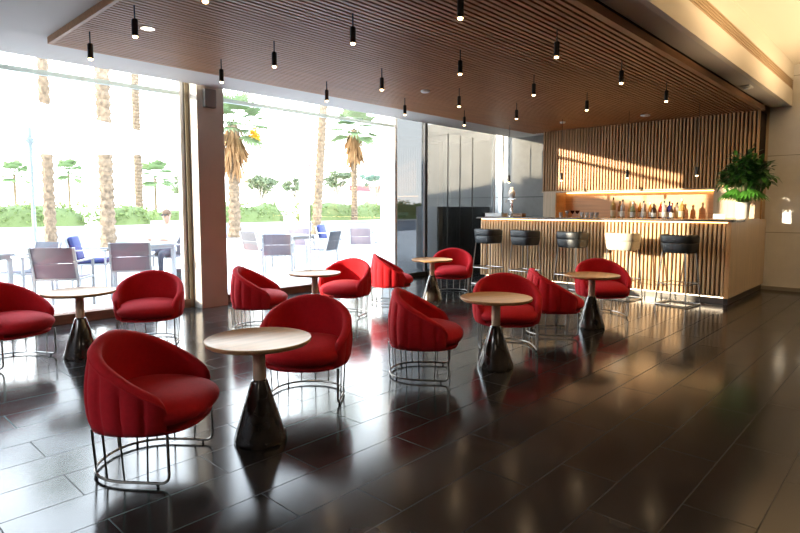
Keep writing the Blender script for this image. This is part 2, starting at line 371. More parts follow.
# ------------------------------------------------------------------ lounge chairs
def sellipse(phi, a, b, n):
    c, s_ = math.cos(phi), math.sin(phi)
    return 1/((abs(c)/a)**n+(abs(s_)/b)**n)**(1/n)
def kz(z):
    pts = [(.25, .90), (.28, .95), (.34, .985), (.42, 1.0), (.50, .99), (.58, .955), (.65, .905), (.75, .82)]
    for (z0, k0), (z1, k1) in zip(pts[:-1], pts[1:]):
        if z <= z1: return k0+(k1-k0)*max(0, (z-z0))/(z1-z0)
    return pts[-1][1]
def rimh(ph): return .425+.280*max(0, math.cos(ph*.685))**1.12
def make_chair():
    root = empty('lounge_chair')
    PH = math.radians(128); ribs = 13; N = ribs*9; rows = []
    for i in range(N+1):
        t = i/N*2-1; ph = t*PH; c = math.cos(ph)
        R0 = sellipse(ph, .300, .330, 2.35)
        q = max(0, (abs(t)-.91)/.09); e = math.sqrt(max(.02, 1-q*q))
        h = rimh(ph)-.09*(1-e)
        th = .06*e
        groove = abs(math.sin(ribs/2*PI*(t+1)))**.45
        row = []
        def pt(r, z): row.append((-r*c, r*math.sin(ph), z))
        z0 = .262
        hz = h-th*.5
        for k in range(11):
            f = k/10; z = z0+(hz-z0)*f
            fade = min(1, (1-f)/.12)*min(1, .35+f*5)
            pt(R0*kz(z)-.016*(1-groove)*fade - (1-e)*.02, z)
        rc = R0*kz(hz)-th/2-(1-e)*.02
        for k in range(1, 7):
            a = PI*k/7; pt(rc+math.cos(a)*th/2, hz+math.sin(a)*th*.5)
        for k in range(7):
            z = hz+(.31-hz)*k/6; pt(R0*kz(z)-th-(1-e)*.02-.012*(k/6)**2, z)
        pt(R0*.82, .262)
        rows.append(row)
    MB().grid(rows, wv=True, cap=True).build('shell', M['red'], root, angle=75)
    # piping along the rim
    pp = []
    for i in range(0, N+1, 2):
        t = i/N*2-1; ph = t*PH; c = math.cos(ph); R0 = sellipse(ph, .300, .330, 2.35)
        q = max(0, (abs(t)-.91)/.09); e = math.sqrt(max(.02, 1-q*q)); h = rimh(ph)-.09*(1-e)
        hz = h-.03*e-.002; r = R0*kz(hz)+.001-(1-e)*.02
        pp.append((-r*c, r*math.sin(ph), hz))
    MB().tube(pp, .0045, 6).build('piping', M['red'], root)
    # cushion : superquadric
    rows = []; nu, nv = 40, 18
    def sp(x, p): return math.copysign(abs(x)**p, x)
    for j in range(nv+1):
        v = -PI/2+PI*j/nv; rows.append([])
        for i in range(nu):
            u = 2*PI*i/nu
            r = sp(math.cos(v), .55)
            x = .022+.288*r*sp(math.cos(u), .74); y = .288*r*sp(math.sin(u), .74); z = .345+.080*sp(math.sin(v), .8)
            z += .014*math.cos(min(1, math.hypot(x/.3, y/.29))*PI/2) if v > 0 else 0
            z -= .012*max(0, x)/.3 if v > 0 else 0
            rows[-1].append((x, y, z))
    MB().grid(rows, wv=True, cap=True).build('seat_cushion', M['red'], root, angle=80)
    b = MB(); prof = []
    for z, k in ((.246, .90), (.250, .96), (.268, .98), (.27, .9)):
        prof.append([(-.005+.285*k*sp(math.cos(2*PI*i/36), .8), .288*k*sp(math.sin(2*PI*i/36), .8), z) for i in range(36)])
    b.grid(prof, wv=True, cap=True).build('seat_base', M['red'], root)
    # steel base loop: front posts bend into the floor ring
    RZ = .020
    def ringpt(ph): r = sellipse(ph, .285, .262, 2.3); return (-r*math.cos(ph), r*math.sin(ph))
    arc = [ringpt(math.radians(a)) for a in range(-90, 91, 6)]
    path = [(.195, -.262, .262), (.197, -.262, .12), (.198, -.262, .062)]
    for k in range(1, 6): a = PI/2*k/5; path.append((.158+.04*math.cos(a), -.262, RZ+.042-.042*math.sin(a)))
    path += [(x, y, RZ) for x, y in [(.08, -.262)]+arc+[(.08, .262)]]
    path += [(x, -y, z) for x, y, z in reversed(path[:8])]
    MB().tube(path, .0075, 8).build('base_frame', M['steel'], root)
    for k in range(11):
        ph = math.radians(-105+21*k) if k not in (0, 10) else None
        if ph is None:
            sg = -1 if k == 0 else 1; bx, by = .09, .262*sg; tx, ty = .10, .27*sg
        else:
            bx, by = ringpt(ph); tx, ty = bx*1.03-.006, by*1.05
        MB().tube([(bx, by, RZ), ((bx+tx)/2*1.004, (by+ty)/2*1.004, .14), (tx, ty, .255)], .0045, 6).build('rod', M['steel'], root)
    for x, y in ((.14, -.262), (.14, .262), (-.2, .2), (-.2, -.2)):
        if x < 0:
            ax, ay = ringpt(math.radians(42)); x, y = ax, (ay if y > 0 else -ay)
        MB().lathe([(.006, 0), (.007, .004), (.007, .018)], (x, y, 0), 10).build('glide', M['black'], root)
    return root
CH = make_chair()
chairs = [
 (1.245, 2.935, -51, 'red bucket armchair closest to the camera, side-on beside the nearest round table'),
 (1.245, 5.83, -61, 'red bucket armchair only partly in view, beside the round table at the first window'),
 (2.40, 5.70, 236, 'red bucket armchair facing the camera, in front of the first window and the taupe column'),
 (3.52, 5.46, -47, 'red bucket armchair side-on beside the taupe column, ribbed back towards the column'),
 (2.45, 3.21, 219, 'red bucket armchair facing the camera, behind the nearest round table'),
 (4.72, 5.36, 201, 'red bucket armchair with sunlit back, before the second window facing the column side'),
 (5.77, 5.56, -45, 'red bucket armchair with sunlit ribbed outer back, at the end of the second window'),
 (3.46, 2.955, -53, 'red bucket armchair mid-floor, ribbed back to camera, beside the centre table'),
 (7.12, 5.52, 213, 'red bucket armchair farthest from the camera, before the grey metal panels'),
 (4.656, 2.94, 221, 'red bucket armchair facing the camera, partly hidden by the centre round table'),
 (5.575, 2.93, -50, 'red ribbed bucket armchair seen from behind, between centre table and bar-side table'),
 (6.90, 2.965, 222, 'red bucket armchair facing the camera, behind the round table closest to the bar'),
]
for i, (x, y, a, lab) in enumerate(chairs):
    o = CH if i == 0 else copy_tree(CH)
    o.location = (x, y, 0); o.rotation_euler = (0, 0, math.radians(a)); tag(o, lab, 'chair', 'red lounge chairs')

# ------------------------------------------------------------------ tables
def make_table():
    root = empty('cone_table')
    MB().lathe([(.0, .576), (.26, .574), (.287, .576), (.298, .585), (.301, .598), (.299, .603), (.295, .603), (.291, .599)], n=72).build('tabletop_rim', M['beech_edge'], root, angle=50)
    MB().lathe([(.292, .590), (.2915, .5965), (0, .5965)], n=72).build('tabletop', M['beech'], root, angle=50)
    MB().lathe([(.036, .345), (.036, .578)], n=28).build('stem', M['beech_stem'], root)
    MB().lathe([(.0, 0), (.149, 0), (.152, .008), (.1505, .022), (.049, .346), (.045, .356), (.038, .362), (0, .364)], n=40).build('base', M['glaze'], root, angle=50)
    return root
TB = make_table()
for i, (x, y, lab) in enumerate([
 (1.79, 2.79, 'round pale wood table with dark cone base, nearest the camera'),
 (1.72, 5.575, 'round pale wood table with dark cone base, in front of the first window'),
 (4.10, 5.19, 'round pale wood table in front of the second window, base hidden by a red chair'),
 (6.36, 5.30, 'round pale wood table with dark cone base, before the smoked glass panel'),
 (4.00, 2.63, 'round pale wood table with dark cone base, in the centre of the floor'),
 (6.10, 2.74, 'round pale wood table with dark cone base, closest to the bar stools')]):
    o = TB if i == 0 else copy_tree(TB)
    o.location = (x, y, 0); o.rotation_euler = (0, 0, i*.7); tag(o, lab, 'table', 'round cone-base tables')

# ------------------------------------------------------------------ bar stools
def rrect(a, b, r, n=6):
    P = []
    for cx, cy, s0 in ((a-r, b-r, 0), (-a+r, b-r, PI/2), (-a+r, -b+r, PI), (a-r, -b+r, 3*PI/2)):
        for k in range(n+1): q = s0+PI/2*k/n; P.append((cx+r*math.cos(q), cy+r*math.sin(q)))
    return P
def make_stool(name, leather):
    root = empty(name)
    rows = []
    for z, k in ((.728, .78), (.732, .85), (.745, .90), (.78, .94), (.855, .985), (.860, .98), (.863, .955)):
        rows.append([(x*k, y*k, z) for x, y in rrect(.200, .222, .12)])
    MB().grid(rows, wv=True, cap=True).build('seat', leather, root, angle=60)
    rows = []
    A = [math.radians(a) for a in range(-118, 119, 8)]
    for a in A:
        e = 1 if abs(a) < math.radians(110) else .6
        r = sellipse(a, .201, .222, 3.6); row = []
        for dr, z in ((-.006, .866), (-.001, .870), (.004, .90), (.009, .955), (.005, .972), (-.008, .984), (-.03, .982), (-.042, .965), (-.042, .866)):
            row.append((-(r+dr*e)*math.cos(a), (r+dr*e)*math.sin(a), z-(.02 if e < 1 and z > .96 else 0)))
        rows.append(row)
    MB().grid(rows, wv=True, cap=True).build('backrest', leather, root, angle=60)
    for sx in (-1, 1):
        for sy in (-1, 1):
            MB().tube([(sx*.15, sy*.16, .74), (sx*.205, sy*.215, .022)], .009, 8).build('leg', M['steel'], root)
    MB().tube([(x, y, .012) for x, y in rrect(.212, .222, .03, 4)], .011, 8, closed=True).build('sled_base', M['steel'], root)
    MB().tube([(x, y, .30) for x, y in rrect(.19, .197, .02, 3)], .008, 8, closed=True).build('footrest', M['steel'], root)
    return root
ST = make_stool('bar_stool', M['leather'])
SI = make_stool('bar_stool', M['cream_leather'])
for i, (y, a, lab) in enumerate([
 (5.70, -5, 'black leather bar stool at the bar end beside the grey panels'),
 (4.96, -6, 'second black leather bar stool from the grey panels'),
 (4.11, -8, 'middle black leather bar stool of the five at the bar'),
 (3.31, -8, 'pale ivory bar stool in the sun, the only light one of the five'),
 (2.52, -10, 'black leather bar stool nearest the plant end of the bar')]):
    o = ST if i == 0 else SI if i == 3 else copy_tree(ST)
    o.location = (8.40, y, 0); o.rotation_euler = (0, 0, math.radians(a)); tag(o, lab, 'bar stool', 'bar stools along the counter')

# ------------------------------------------------------------------ pendants
def add_light(kind, name, loc, energy, col, parent=None, **k):
    l = bpy.data.lights.new(name, kind); l.energy = energy; l.color = col
    for a, b in k.items(): setattr(l, a, b)
    o = bpy.data.objects.new(name, l); COL.objects.link(o); o.location = loc
    if parent: o.parent = parent
    return o
WARM = (1., .70, .40)
def make_pendant(name, drop):          # origin at the ceiling fixing
    root = empty(name)
    MB().tube([(0, 0, 0), (0, 0, -drop)], .004 if drop > .3 else .006, 8).build('cord', M['black'], root)
    MB().lathe([(.0, -drop), (.019, -drop), (.023, -drop-.006), (.023, -drop-.125), (.020, -drop-.126)], n=20).build('lamp_body', M['black'], root)
    MB().lathe([(.0, -drop-.142), (.012, -drop-.140), (.018, -drop-.134), (.019, -drop-.125), (.0, -drop-.122)], n=16).build('bulb', M['bulb'], root)
    add_light('SPOT', 'lamp_light', (0, 0, -drop-.155), 1.2, WARM, root, spot_size=math.radians(150), spot_blend=.8, shadow_soft_size=.03)
    return root
P1 = make_pendant('pendant_lamp', .105); P2 = make_pendant('bar_pendant_lamp', .93)
first = True
rowname = {5.46: 'row nearest the windows', 4.51: 'second row from the windows', 3.43: 'third row from the windows', 2.44: 'row nearest the cream beam'}
ordn = ['first', 'second', 'third', 'fourth', 'fifth']
for y in (5.46, 4.51, 3.43, 2.44):
    xsr = [1.86, 3.12, 4.53, 5.94, 7.33] if y > 2.5 else [3.22, 4.6, 6.01, 7.40]
    for k, x in enumerate(xsr):
        o = P1 if first else copy_tree(P1); first = False
        o.location = (x, y, 2.89)
        tag(o, 'short black pendant spot, %s counting towards the bar in the %s' % (ordn[k], rowname[y]), 'pendant lamp', 'pendant spots in the slatted ceiling')
for k, (y, w) in enumerate([(5.80, 'farthest from the plant'), (4.74, 'second from the grey wall'), (3.59, 'above the bottles'), (2.56, 'nearest the plant')]):
    o = P2 if k == 0 else copy_tree(P2)
    o.location = (9.2, y, 2.89)
    tag(o, 'black pendant on a long cord over the bar, %s' % w, 'pendant lamp', 'long pendants over the bar')
# detectors, downlight, emergency light
def disc(name, lab, x, y, z, r, m, cat):
    tag(MB().lathe([(0, 0), (r*.75, 0), (r, .012), (r, .03), (0, .03)], (0, 0, -.03), 24).build(name, m, loc=(x, y, z)), lab, cat)
disc('smoke_detector', 'white smoke detector on the slats in front of the slatted cabinet', 9.73, 3.53, 2.89, .075, M['plastic'], 'detector')
disc('smoke_detector', 'small flat white disc on the slats near the far pendant row', 9.5, 4.89, 2.89, .05, M['plastic'], 'detector')
disc('ceiling_disc', 'white disc on the slats near the second window', 5.76, 4.93, 2.89, .06, M['plastic'], 'ceiling disc')
dl = thing('recessed_downlight', 'round recessed downlight among the near ceiling slats', 'downlight', (2.17, 5.0, 2.889))
MB().lathe([(.05, 0), (.06, -.006), (.06, .003), (.05, .003)], n=28).build('rim', M['plastic'], dl)
MB().lathe([(0, -.002), (.05, -.002), (.05, .001), (0, .001)], n=28).build('lens', M['downlight'], dl)
em = thing('emergency_light', 'small white fitting on the soffit above the bar end', 'emergency light', (8.82, 1.88, 2.982))
MB().box((0, 0, -.012), (.22, .11, .024), bev=.005).build('housing', M['plastic'], em)
MB().lathe([(0, -.05), (.035, -.045), (.042, -.024), (0, -.024)], n=20).build('lens', M['plastic'], em)

# ------------------------------------------------------------------ things on the bar
TOP = 1.1855
# draught tower
bt = thing('beer_tower', 'chrome draught tower with a white glass globe on the bar', 'beer tap', (9.3, 5.80, TOP))
MB().lathe([(0, 0), (.075, 0), (.075, .012), (.03, .03), (.026, .04)], n=24).build('base', M['chrome'], bt)
tw = []
for k in range(25):
    z = .03+.29*k/24; q = k*.45
    tw.append([((.022+.006*math.cos(4*(2*PI*j/16)+q))*math.cos(2*PI*j/16), (.022+.006*math.cos(4*(2*PI*j/16)+q))*math.sin(2*PI*j/16), z) for j in range(16)])
MB().grid(tw, wv=True, cap=True).build('column', M['chrome'], bt)
MB().tube([(0, -.09, .33), (0, .09, .33)], .014, 10).build('crossbar', M['chrome'], bt)
for yy in (-.075, .075):
    MB().tube([(0, yy, .33), (-.06, yy, .32), (-.075, yy, .26)], .008, 8).build('tap', M['chrome'], bt)
MB().lathe([(0, .345), (.03, .35), (.06, .40), (.066, .44), (.05, .49), (.03, .51), (.028, .56), (0, .565)], n=24).build('globe', mat('opal_glass', (.85, .83, .82), .1), bt)
wb = thing('menu_box', 'low white box at the window end of the bar', 'box', (9.25, 6.10, TOP))
MB().box((0, 0, .03), (.22, .38, .06), bev=.006).build('box_body', M['plastic'], wb)
MB().box((0, 0, .064), (.225, .385, .008), bev=.002).build('lid', M['frame_w'], wb)
wc = thing('wooden_caddy', 'small brown wooden caddy beside the white box on the bar', 'caddy', (9.25, 5.60, TOP))
cb = MB().box((0, 0, .006), (.14, .2, .012)).box((-.064, 0, .035), (.012, .2, .06)).box((.064, 0, .035), (.012, .2, .06)).box((0, -.094, .035), (.12, .012, .06)).box((0, .094, .035), (.12, .012, .06))
cb.build('tray', wood('caddy_wood', (.26, .13, .06), 'Y'), wc, smooth=False)
MB().box((0, 0, .04), (.08, .12, .05), bev=.003).build('napkins', M['plastic'], wc)
# glasses at left of the niche
gm = clear('drinking_glass', (.95, .93, .88)); ga = clear('amber_glass', (.30, .06, .02))
def tumbler(m, lab, x, y, z, r=.034, h=.085, stemmed=False):
    if stemmed:
        t = thing('stemmed_glass', lab, 'glass', (x, y, z), 0, 'glasses standing on the bar')
        MB().lathe([(0, 0), (.032, 0), (.032, .003), (.006, .008)], n=20).build('foot', gm, t)
        MB().lathe([(.004, .006), (.004, .06)], n=10).build('stem', gm, t)
        MB().lathe([(.004, .058), (.03, .085), (.040, .12), (.038, .121), (.028, .088), (0, .064)], n=20).build('bowl', m, t)
    else:
        t = MB().lathe([(0, 0), (r*.85, 0), (r, h), (r-.003, h), (r*.82, .008), (0, .008)], n=20).build('tumbler', m, loc=(x, y, z))
        tag(t, lab, 'glass', 'glasses standing on the bar')
gx = 9.30
gs = [(4.78, 0, 0), (4.66, 1, 0), (4.565, 1, 1), (4.475, 1, 1), (4.39, 0, 0), (4.30, 0, 0), (4.215, 0, 0), (4.13, 0, 0)]
glab = ['clear tumbler nearest the grey wall in the row on the bar', 'stemmed clear glass left of the two dark ones on the bar', 'dark red stemmed glass nearer the grey wall',
        'dark red stemmed glass nearer the bottles', 'clear tumbler just after the dark red stemmed glasses', 'clear tumbler fourth from the bottles on the bar', 'clear tumbler third in the run before the bottles', 'clear tumbler last in the row, nearest the bottles']
for (y, st, dk), lab in zip(gs, glab): tumbler(ga if dk else gm, lab, gx, y, TOP, stemmed=bool(st), h=.09)
# bottles on the back bar
def bottle(lab, x, y, h, r, col, cap, labelcol, kind):
    z0 = 1.151
    t = thing('bottle', lab, 'bottle', (x, y, z0), 0, 'bottles on the back bar')
    sh = .62 if kind == 0 else .52
    if kind == 2: prof = [(0, 0), (r, 0), (r*1.02, h*.1), (r, h*.42), (r*.75, h*.55), (.014, h*.66), (.013, h*.93)]
    else: prof = [(0, 0), (r, 0), (r, h*.02), (r, h*sh), (r*.85, h*(sh+.07)), (.015, h*(sh+.15)), (.013, h*.93)]
    MB().lathe(prof, n=20).build('glass_body', col, t, angle=50)
    MB().lathe([(.0155, h*.88), (.0165, h*.89), (.0165, h), (0, h)], n=14).build('cap', cap, t)
    MB().lathe([(r+.0012, h*.12), (r+.0012, h*.40)], n=20).build('paper_label', labelcol, t)
bc = {'clear': clear('clear_bottle', (.93, .94, .93)), 'amber': clear('amber_spirit', (.75, .34, .06)), 'dark': mat('dark_bottle', (.03, .015, .01), .12), 'blue': clear('blue_bottle', (.06, .10, .70)),
      'red': clear('red_spirit', (.55, .04, .02)), 'green': clear('pale_green_bottle', (.55, .66, .42)), 'gold': clear('golden_spirit', (.86, .62, .22))}
cp = {'k': M['black'], 'w': M['plastic'], 'r': mat('red_cap', (.4, .03, .02), .4), 'g': mat('gold_cap', (.7, .5, .2), .3, 1.), 'b': wood('cork_cap', (.5, .33, .18), 'Z')}
lw, lc, lk = M['plastic'], mat('cream_label', (.75, .62, .4), .7), mat('black_label', (.03, .03, .03), .6)
BL = [
 (4.38, .40, .046, 'gold', 'k', lc, 0, 'tall pale bottle with golden drink, first in the row from the glasses'),
 (4.29, .33, .038, 'amber', 'k', lc, 0, 'amber bottle second in the row from the glasses'),
 (4.20, .36, .040, 'clear', 'k', lw, 0, 'clear bottle with black cap and white label, third from the glasses'),
 (4.10, .32, .038, 'gold', 'b', lc, 2, 'round-shouldered golden bottle with cork, fourth from the glasses'),
 (4.01, .31, .046, 'green', 'w', lw, 0, 'squat pale green bottle with white label, fifth from the glasses'),
 (3.92, .30, .036, 'amber', 'b', lc, 0, 'small amber bottle just beyond the pale green one'),
 (3.82, .33, .040, 'clear', 'k', lw, 2, 'clear bulbous bottle with black stopper mid row'),
 (3.73, .30, .034, 'amber', 'w', lw, 0, 'slim amber bottle with white cap mid row'),
 (3.64, .28, .042, 'dark', 'k', lw, 0, 'dark brown bottle with white label, nearest the red one'),
 (3.55, .31, .038, 'red', 'g', lc, 0, 'red liqueur bottle with gold cap'),
 (3.46, .33, .038, 'clear', 'k', lw, 0, 'clear bottle standing between the red and the blue bottle'),
 (3.40, .32, .044, 'blue', 'k', lw, 0, 'deep blue bottle on the back bar'),
 (3.33, .29, .038, 'dark', 'r', lw, 2, 'dark bottle with red cap beside the blue bottle'),
 (3.27, .30, .036, 'clear', 'k', lc, 0, 'clear bottle with cream label beside the red-capped dark bottle'),
]
for k, (y, h, r, c, cpk, lb, kd, lab) in enumerate(BL):
    bottle(lab, 10.62+(.06 if k % 2 else -.03), y, h, r, bc[c], cp[cpk], lb, kd)
bottle('tall golden bottle standing alone nearest the plant', 10.60, 3.17, .36, .048, bc['gold'], cp['w'], lc, 0)
wcard = MB().box((0, 0, .035), (.02, .17, .07), bev=.003)
tag(wcard.build('sign_card', M['plastic'], loc=(9.95, 2.42, TOP)), 'small white card standing at the plant end of the bar', 'card')

# plant on the bar
def leaf_geo(mb, base, d, up, length, width, segs=4, curl=.25):
    d = d.normalized(); side = d.cross(up)
    if side.length < 1e-3: side = d.cross(Vector((1, 0, 0)))
    side.normalize(); nrm = side.cross(d).normalized(); rows = []
    for i in range(segs+1):
        t = i/segs; w = width*math.sin(PI*min(1, .08+t*.92))**.8*(1-.25*t)
        if i == segs: w = .002
        p = base+d*(length*t)-nrm*0+Vector((0, 0, -curl*length*t*t))
        rows.append([p-side*w/2+nrm*w*.12, p, p+side*w/2+nrm*w*.12])
    mb.grid(rows)
pl = thing('potted_plant', 'bushy dark green leafy plant in a white pot on the bar end', 'plant', (10.08, 2.13, TOP))
MB().lathe([(0, 0), (.08, 0), (.09, .02), (.10, .25), (.094, .25), (.085, .22), (0, .22)], n=36).build('pot', M['pot'], pl, angle=50)
st = MB(); lf = MB(); r2 = random.Random(3)
ctr = Vector((-.02, -.04, .68))
for k in range(105):
    th = r2.uniform(0, 2*PI); el = math.asin(r2.uniform(-.55, 1)); R = Vector((.37, .40, .44))
    d = Vector((math.cos(th)*math.cos(el), math.sin(th)*math.cos(el), math.sin(el)))
    e = ctr+Vector((d.x*R.x, d.y*R.y, d.z*R.z))*r2.uniform(.55, .95)
    b0 = Vector((d.x*.05, d.y*.05, .22))
    mid = (b0+e)/2+Vector((0, 0, .08))
    st.tube([b0, mid, e], .004, 5)
    for q in range(7):
        dd = (d+Vector((r2.uniform(-1.3, 1.3), r2.uniform(-1.3, 1.3), r2.uniform(-.9, .9)))).normalized()
        lf.cur = 1 if r2.random() < .3 else 0
        leaf_geo(lf, e+dd*.02-d*q*.035, dd, Vector((0, 0, 1)), r2.uniform(.09, .15), r2.uniform(.05, .085), 4, .22)
st.build('stem', M['stem'], pl); lf.build('foliage', [M['leaf'], M['leaf2']], pl, angle=180)
mo = MB()
for k in range(13):      # split-leaf fans drooping at the bottom
    th = 2*PI*k/13+.2; a = Vector((math.cos(th), math.sin(th), -.12)); b0 = Vector((a.x*.17, a.y*.17, .40+.03*(k % 3)))
    mo.tube([Vector((a.x*.03, a.y*.03, .22)), Vector((a.x*.12, a.y*.12, .40)), b0], .004, 5)
    for j in range(-4, 5):
        q = th+j*.30; dd = Vector((math.cos(q), math.sin(q), -.35))
        leaf_geo(mo, b0, dd, Vector((0, 0, 1)), .22-.012*abs(j), .055, 4, .35)
mo.build('split_leaf', M['leaf2'], pl, angle=180)

# ------------------------------------------------------------------ outdoors
struct('terrace', MB().box((6, 18.5, -.1), (60, 22, .18)), M['paving'], 'pale paved terrace outside the windows', 'terrace', smooth=False)
ang = 0.
ud = Vector((math.cos(ang), math.sin(ang), 0)); vd = Vector((-ud.y, ud.x, 0))      # along / across the street
O = Vector((20, 23, 0))
def S(a, b, z=0): return O+ud*a+vd*b+Vector((0, 0, z))
struct('ground', MB().box((60, 90, -.25), (500, 300, .1)), M['lawn'], 'pale open ground out to the horizon', 'ground', smooth=False)
R3 = Matrix.Rotation(ang, 3, 'Z')
struct('street', MB().box(S(20, 9, -.06), (160, 18, .14), rot=R3), M['road'], 'pale blue grey street beyond the terrace', 'street', smooth=False)
struct('kerb', MB().box(S(20, 18.6, .02), (160, .9, .2), rot=R3), M['kerb'], 'stone kerb along the far side of the street', 'kerb', smooth=False)
struct('park_lawn', MB().box(S(20, 30, .0), (160, 22, .12), rot=R3), M['lawn'], 'light strip of park beyond the kerb', 'ground', smooth=False)

def cloud(mb, c, R, n, size, rr, shell=.55):
    for k in range(n):
        d = Vector((rr.gauss(0, 1), rr.gauss(0, 1), rr.gauss(0, 1))).normalized()*(shell+(1-shell)*rr.random())
        p = Vector(c)+Vector((d.x*R[0], d.y*R[1], d.z*R[2]))
        a = Vector((rr.gauss(0, 1), rr.gauss(0, 1), rr.gauss(0, .7))).normalized(); b = a.cross(Vector((rr.gauss(0, 1), rr.gauss(0, 1), rr.gauss(0, 1)))).normalized()
        s_ = size*rr.uniform(.6, 1.3); q = a.cross(b)*s_*.18
        mb.add([p-a*s_, p+b*s_*.5+q, p+a*s_, p-b*s_*.5+q], [(0, 1, 2), (0, 2, 3)])
def hedge(a0, a1, b, h, lab, seed):
    rr = random.Random(seed); o = S((a0+a1)/2, b); L = a1-a0
    t = thing('hedge', lab, 'hedge', o, ang)
    core = MB(); rows = []
    nn = int(L/1.2)+2
    for i in range(nn+1):
        x = -L/2+L*i/nn; e = .55 if i in (0, nn) else 1; hh = h*rr.uniform(.72, .95)*e; w = 1.0*rr.uniform(.8, 1.1)*e
        rows.append([(x, w*math.cos(q), max(0, hh*math.sin(q)**.6 if math.sin(q) > 0 else 0)) for q in [PI*j/10 for j in range(11)]])
    core.grid(rows, cap=True).build('core', M['hedge_in'], t, angle=80)
    lv = MB()
    for i in range(int(L/1.1)+1):
        x = -L/2+.3+(L-.6)*i/max(1, int(L/1.1)); hh = h*rr.uniform(.42, .56)
        cloud(lv, (x, rr.uniform(-.1, .1), hh), (1.0, 1.15, hh), 170, .17, rr, .7)
    lv.build('foliage', M['hedge'], t, smooth=False)
def hx(x0, x1, y, h, lab, seed): hedge(x0-20, x1-20, y-23, h, lab, seed)
hx(5.0, 14.0, 44, 1.75, 'clipped green hedge across the street, behind the umbrella pole', 1)
hx(15.3, 18.6, 44, 1.7, 'short green hedge across the street, beside the thick palm trunk', 2)
hx(24.6, 31.0, 44.2, 1.9, 'green hedge across the street, next to the skirted palm', 3)
hx(33.2, 54, 44.2, 2.1, 'long green hedge across the street, under the red awning', 4)
hx(23, 29.5, 58, 1.2, 'low bright green hedge far beyond the slim palm trunk', 5)

def palm(loc, h, r, lab, crown=2.0, lean=(0, 0), nf=26, skirt=0., flare=1.25, blossom=False, seed=0, group='palm trees'):
    rr = random.Random(seed+50)
    t = thing('palm_tree', lab, 'palm tree', loc, 0, group)
    rows = []; nz = int(h/.13)
    for i in range(nz+1):
        f = i/nz; z = h*f; k = r*(1+(flare-1)*max(0, 1-z/.7)**2)*(1-.12*f)*(1+(.10 if i % 2 else -.06))
        rows.append([(lean[0]*f+k*(1+.13*math.sin(j*3.1+i*PI/2+rr.uniform(-.6, .6)))*math.cos(2*PI*j/14), lean[1]*f+k*(1+.13*math.sin(j*3.1+i*PI/2))*math.sin(2*PI*j/14), z) for j in range(14)])
    MB().grid(rows, wv=True, cap=True).build('trunk', M['bark'], t, angle=25)
    top = Vector((lean[0], lean[1], h))
    fr = MB()
    for k in range(nf):
        th = k*2.399+rr.uniform(-.2, .2); el = math.radians(75-105*(k/nf)+rr.uniform(-8, 8))
        d = Vector((math.cos(th)*math.cos(el), math.sin(th)*math.cos(el), math.sin(el)))
        a = top+d*crown*.5-Vector((0, 0, crown*.03)); fr.tube([top, top+d*crown*.25+Vector((0, 0, .03)), a], .022, 4)
        side = d.cross(Vector((0, 0, 1)))
        if side.length < .05: side = Vector((1, 0, 0))
        side.normalize(); nrm = side.cross(d)
        for j in range(-7, 8):
            q = j*.20; dd = (d*math.cos(q)+side*math.sin(q)+nrm*.12*abs(j)/7).normalized()
            L = crown*.62*(1-.25*abs(j)/7)*rr.uniform(.9, 1.08)
            leaf_geo(fr, a, dd, nrm, L, crown*.075, 3, .28)
    fr.build('fronds', M['frond'], t, angle=180)
    if skirt:
        sk = MB()
        for k in range(90):
            th = rr.uniform(0, 2*PI); z = h-rr.uniform(.05, .75)*skirt
            b = Vector((lean[0]+math.cos(th)*r*1.1, lean[1]+math.sin(th)*r*1.1, z)); d = Vector((math.cos(th)*rr.uniform(.15, .75), math.sin(th)*rr.uniform(.15, .75), -1))
            for q in range(4):
                leaf_geo(sk, b, d+Vector((rr.uniform(-.25, .25), rr.uniform(-.25, .25), 0)), Vector((math.cos(th), math.sin(th), .2)), skirt*rr.uniform(.4, .62), skirt*.055, 3, .1)
        sk.build('dead_frond_skirt', M['dead'], t, angle=180)
    if blossom:
        bl = MB(); cloud(bl, top+Vector((.75, -.65, -.45)), (.25, .25, .42), 260, .09, rr, .1)
        bl.build('blossom', M['yellow'], t, smooth=False)
    return t
palm((5.70, 20.96, 0), 7.6, .165, 'slim palm trunk beside the white umbrella pole', seed=1, nf=20, crown=1.2)
palm((6.80, 19.06, 0), 11.8, .205, 'thick palm trunk in the middle of the first window', seed=2, nf=22)
palm((18.78, 45.9, 0), 14.5, .30, 'distant tall palm trunk seen between thick palm and column', seed=3, nf=22, flare=1.7)
palm((13.75, 23.2, 0), 5.05, .25, 'short palm with brown skirt and yellow blossom beside the column', crown=1.95, nf=24, skirt=2.0, blossom=True, seed=4)
palm((18.2, 22.9, 0), 9.5, .215, 'leaning tall palm trunk in the middle of the second window', lean=(.5, -.4), seed=5, nf=22)
palm((37.9, 41.6, 0), 9.0, .30, 'distant palm with a brown skirt near the second window edge', crown=3.0, nf=24, skirt=3.1, seed=6)
def small_palm(u, d, h, crown, lab, seed):
    a = math.radians(43.07)+math.atan((400-u)/567.0); s_ = d/math.cos(math.atan((400-u)/567.0))
    palm((s_*math.cos(a), s_*math.sin(a), 0), h, .14, lab, crown=crown, nf=22, seed=seed, group='small distant palms')
small_palm(16, 62, 4.9, 2.2, 'small distant palm behind the hedge at the edge of the first window', 21)
small_palm(70, 66, 5.4, 2.2, 'small distant palm between the umbrella pole and the thick palm', 22)
small_palm(156, 60, 4.6, 2.5, 'small distant palm nearest the seated man', 23)

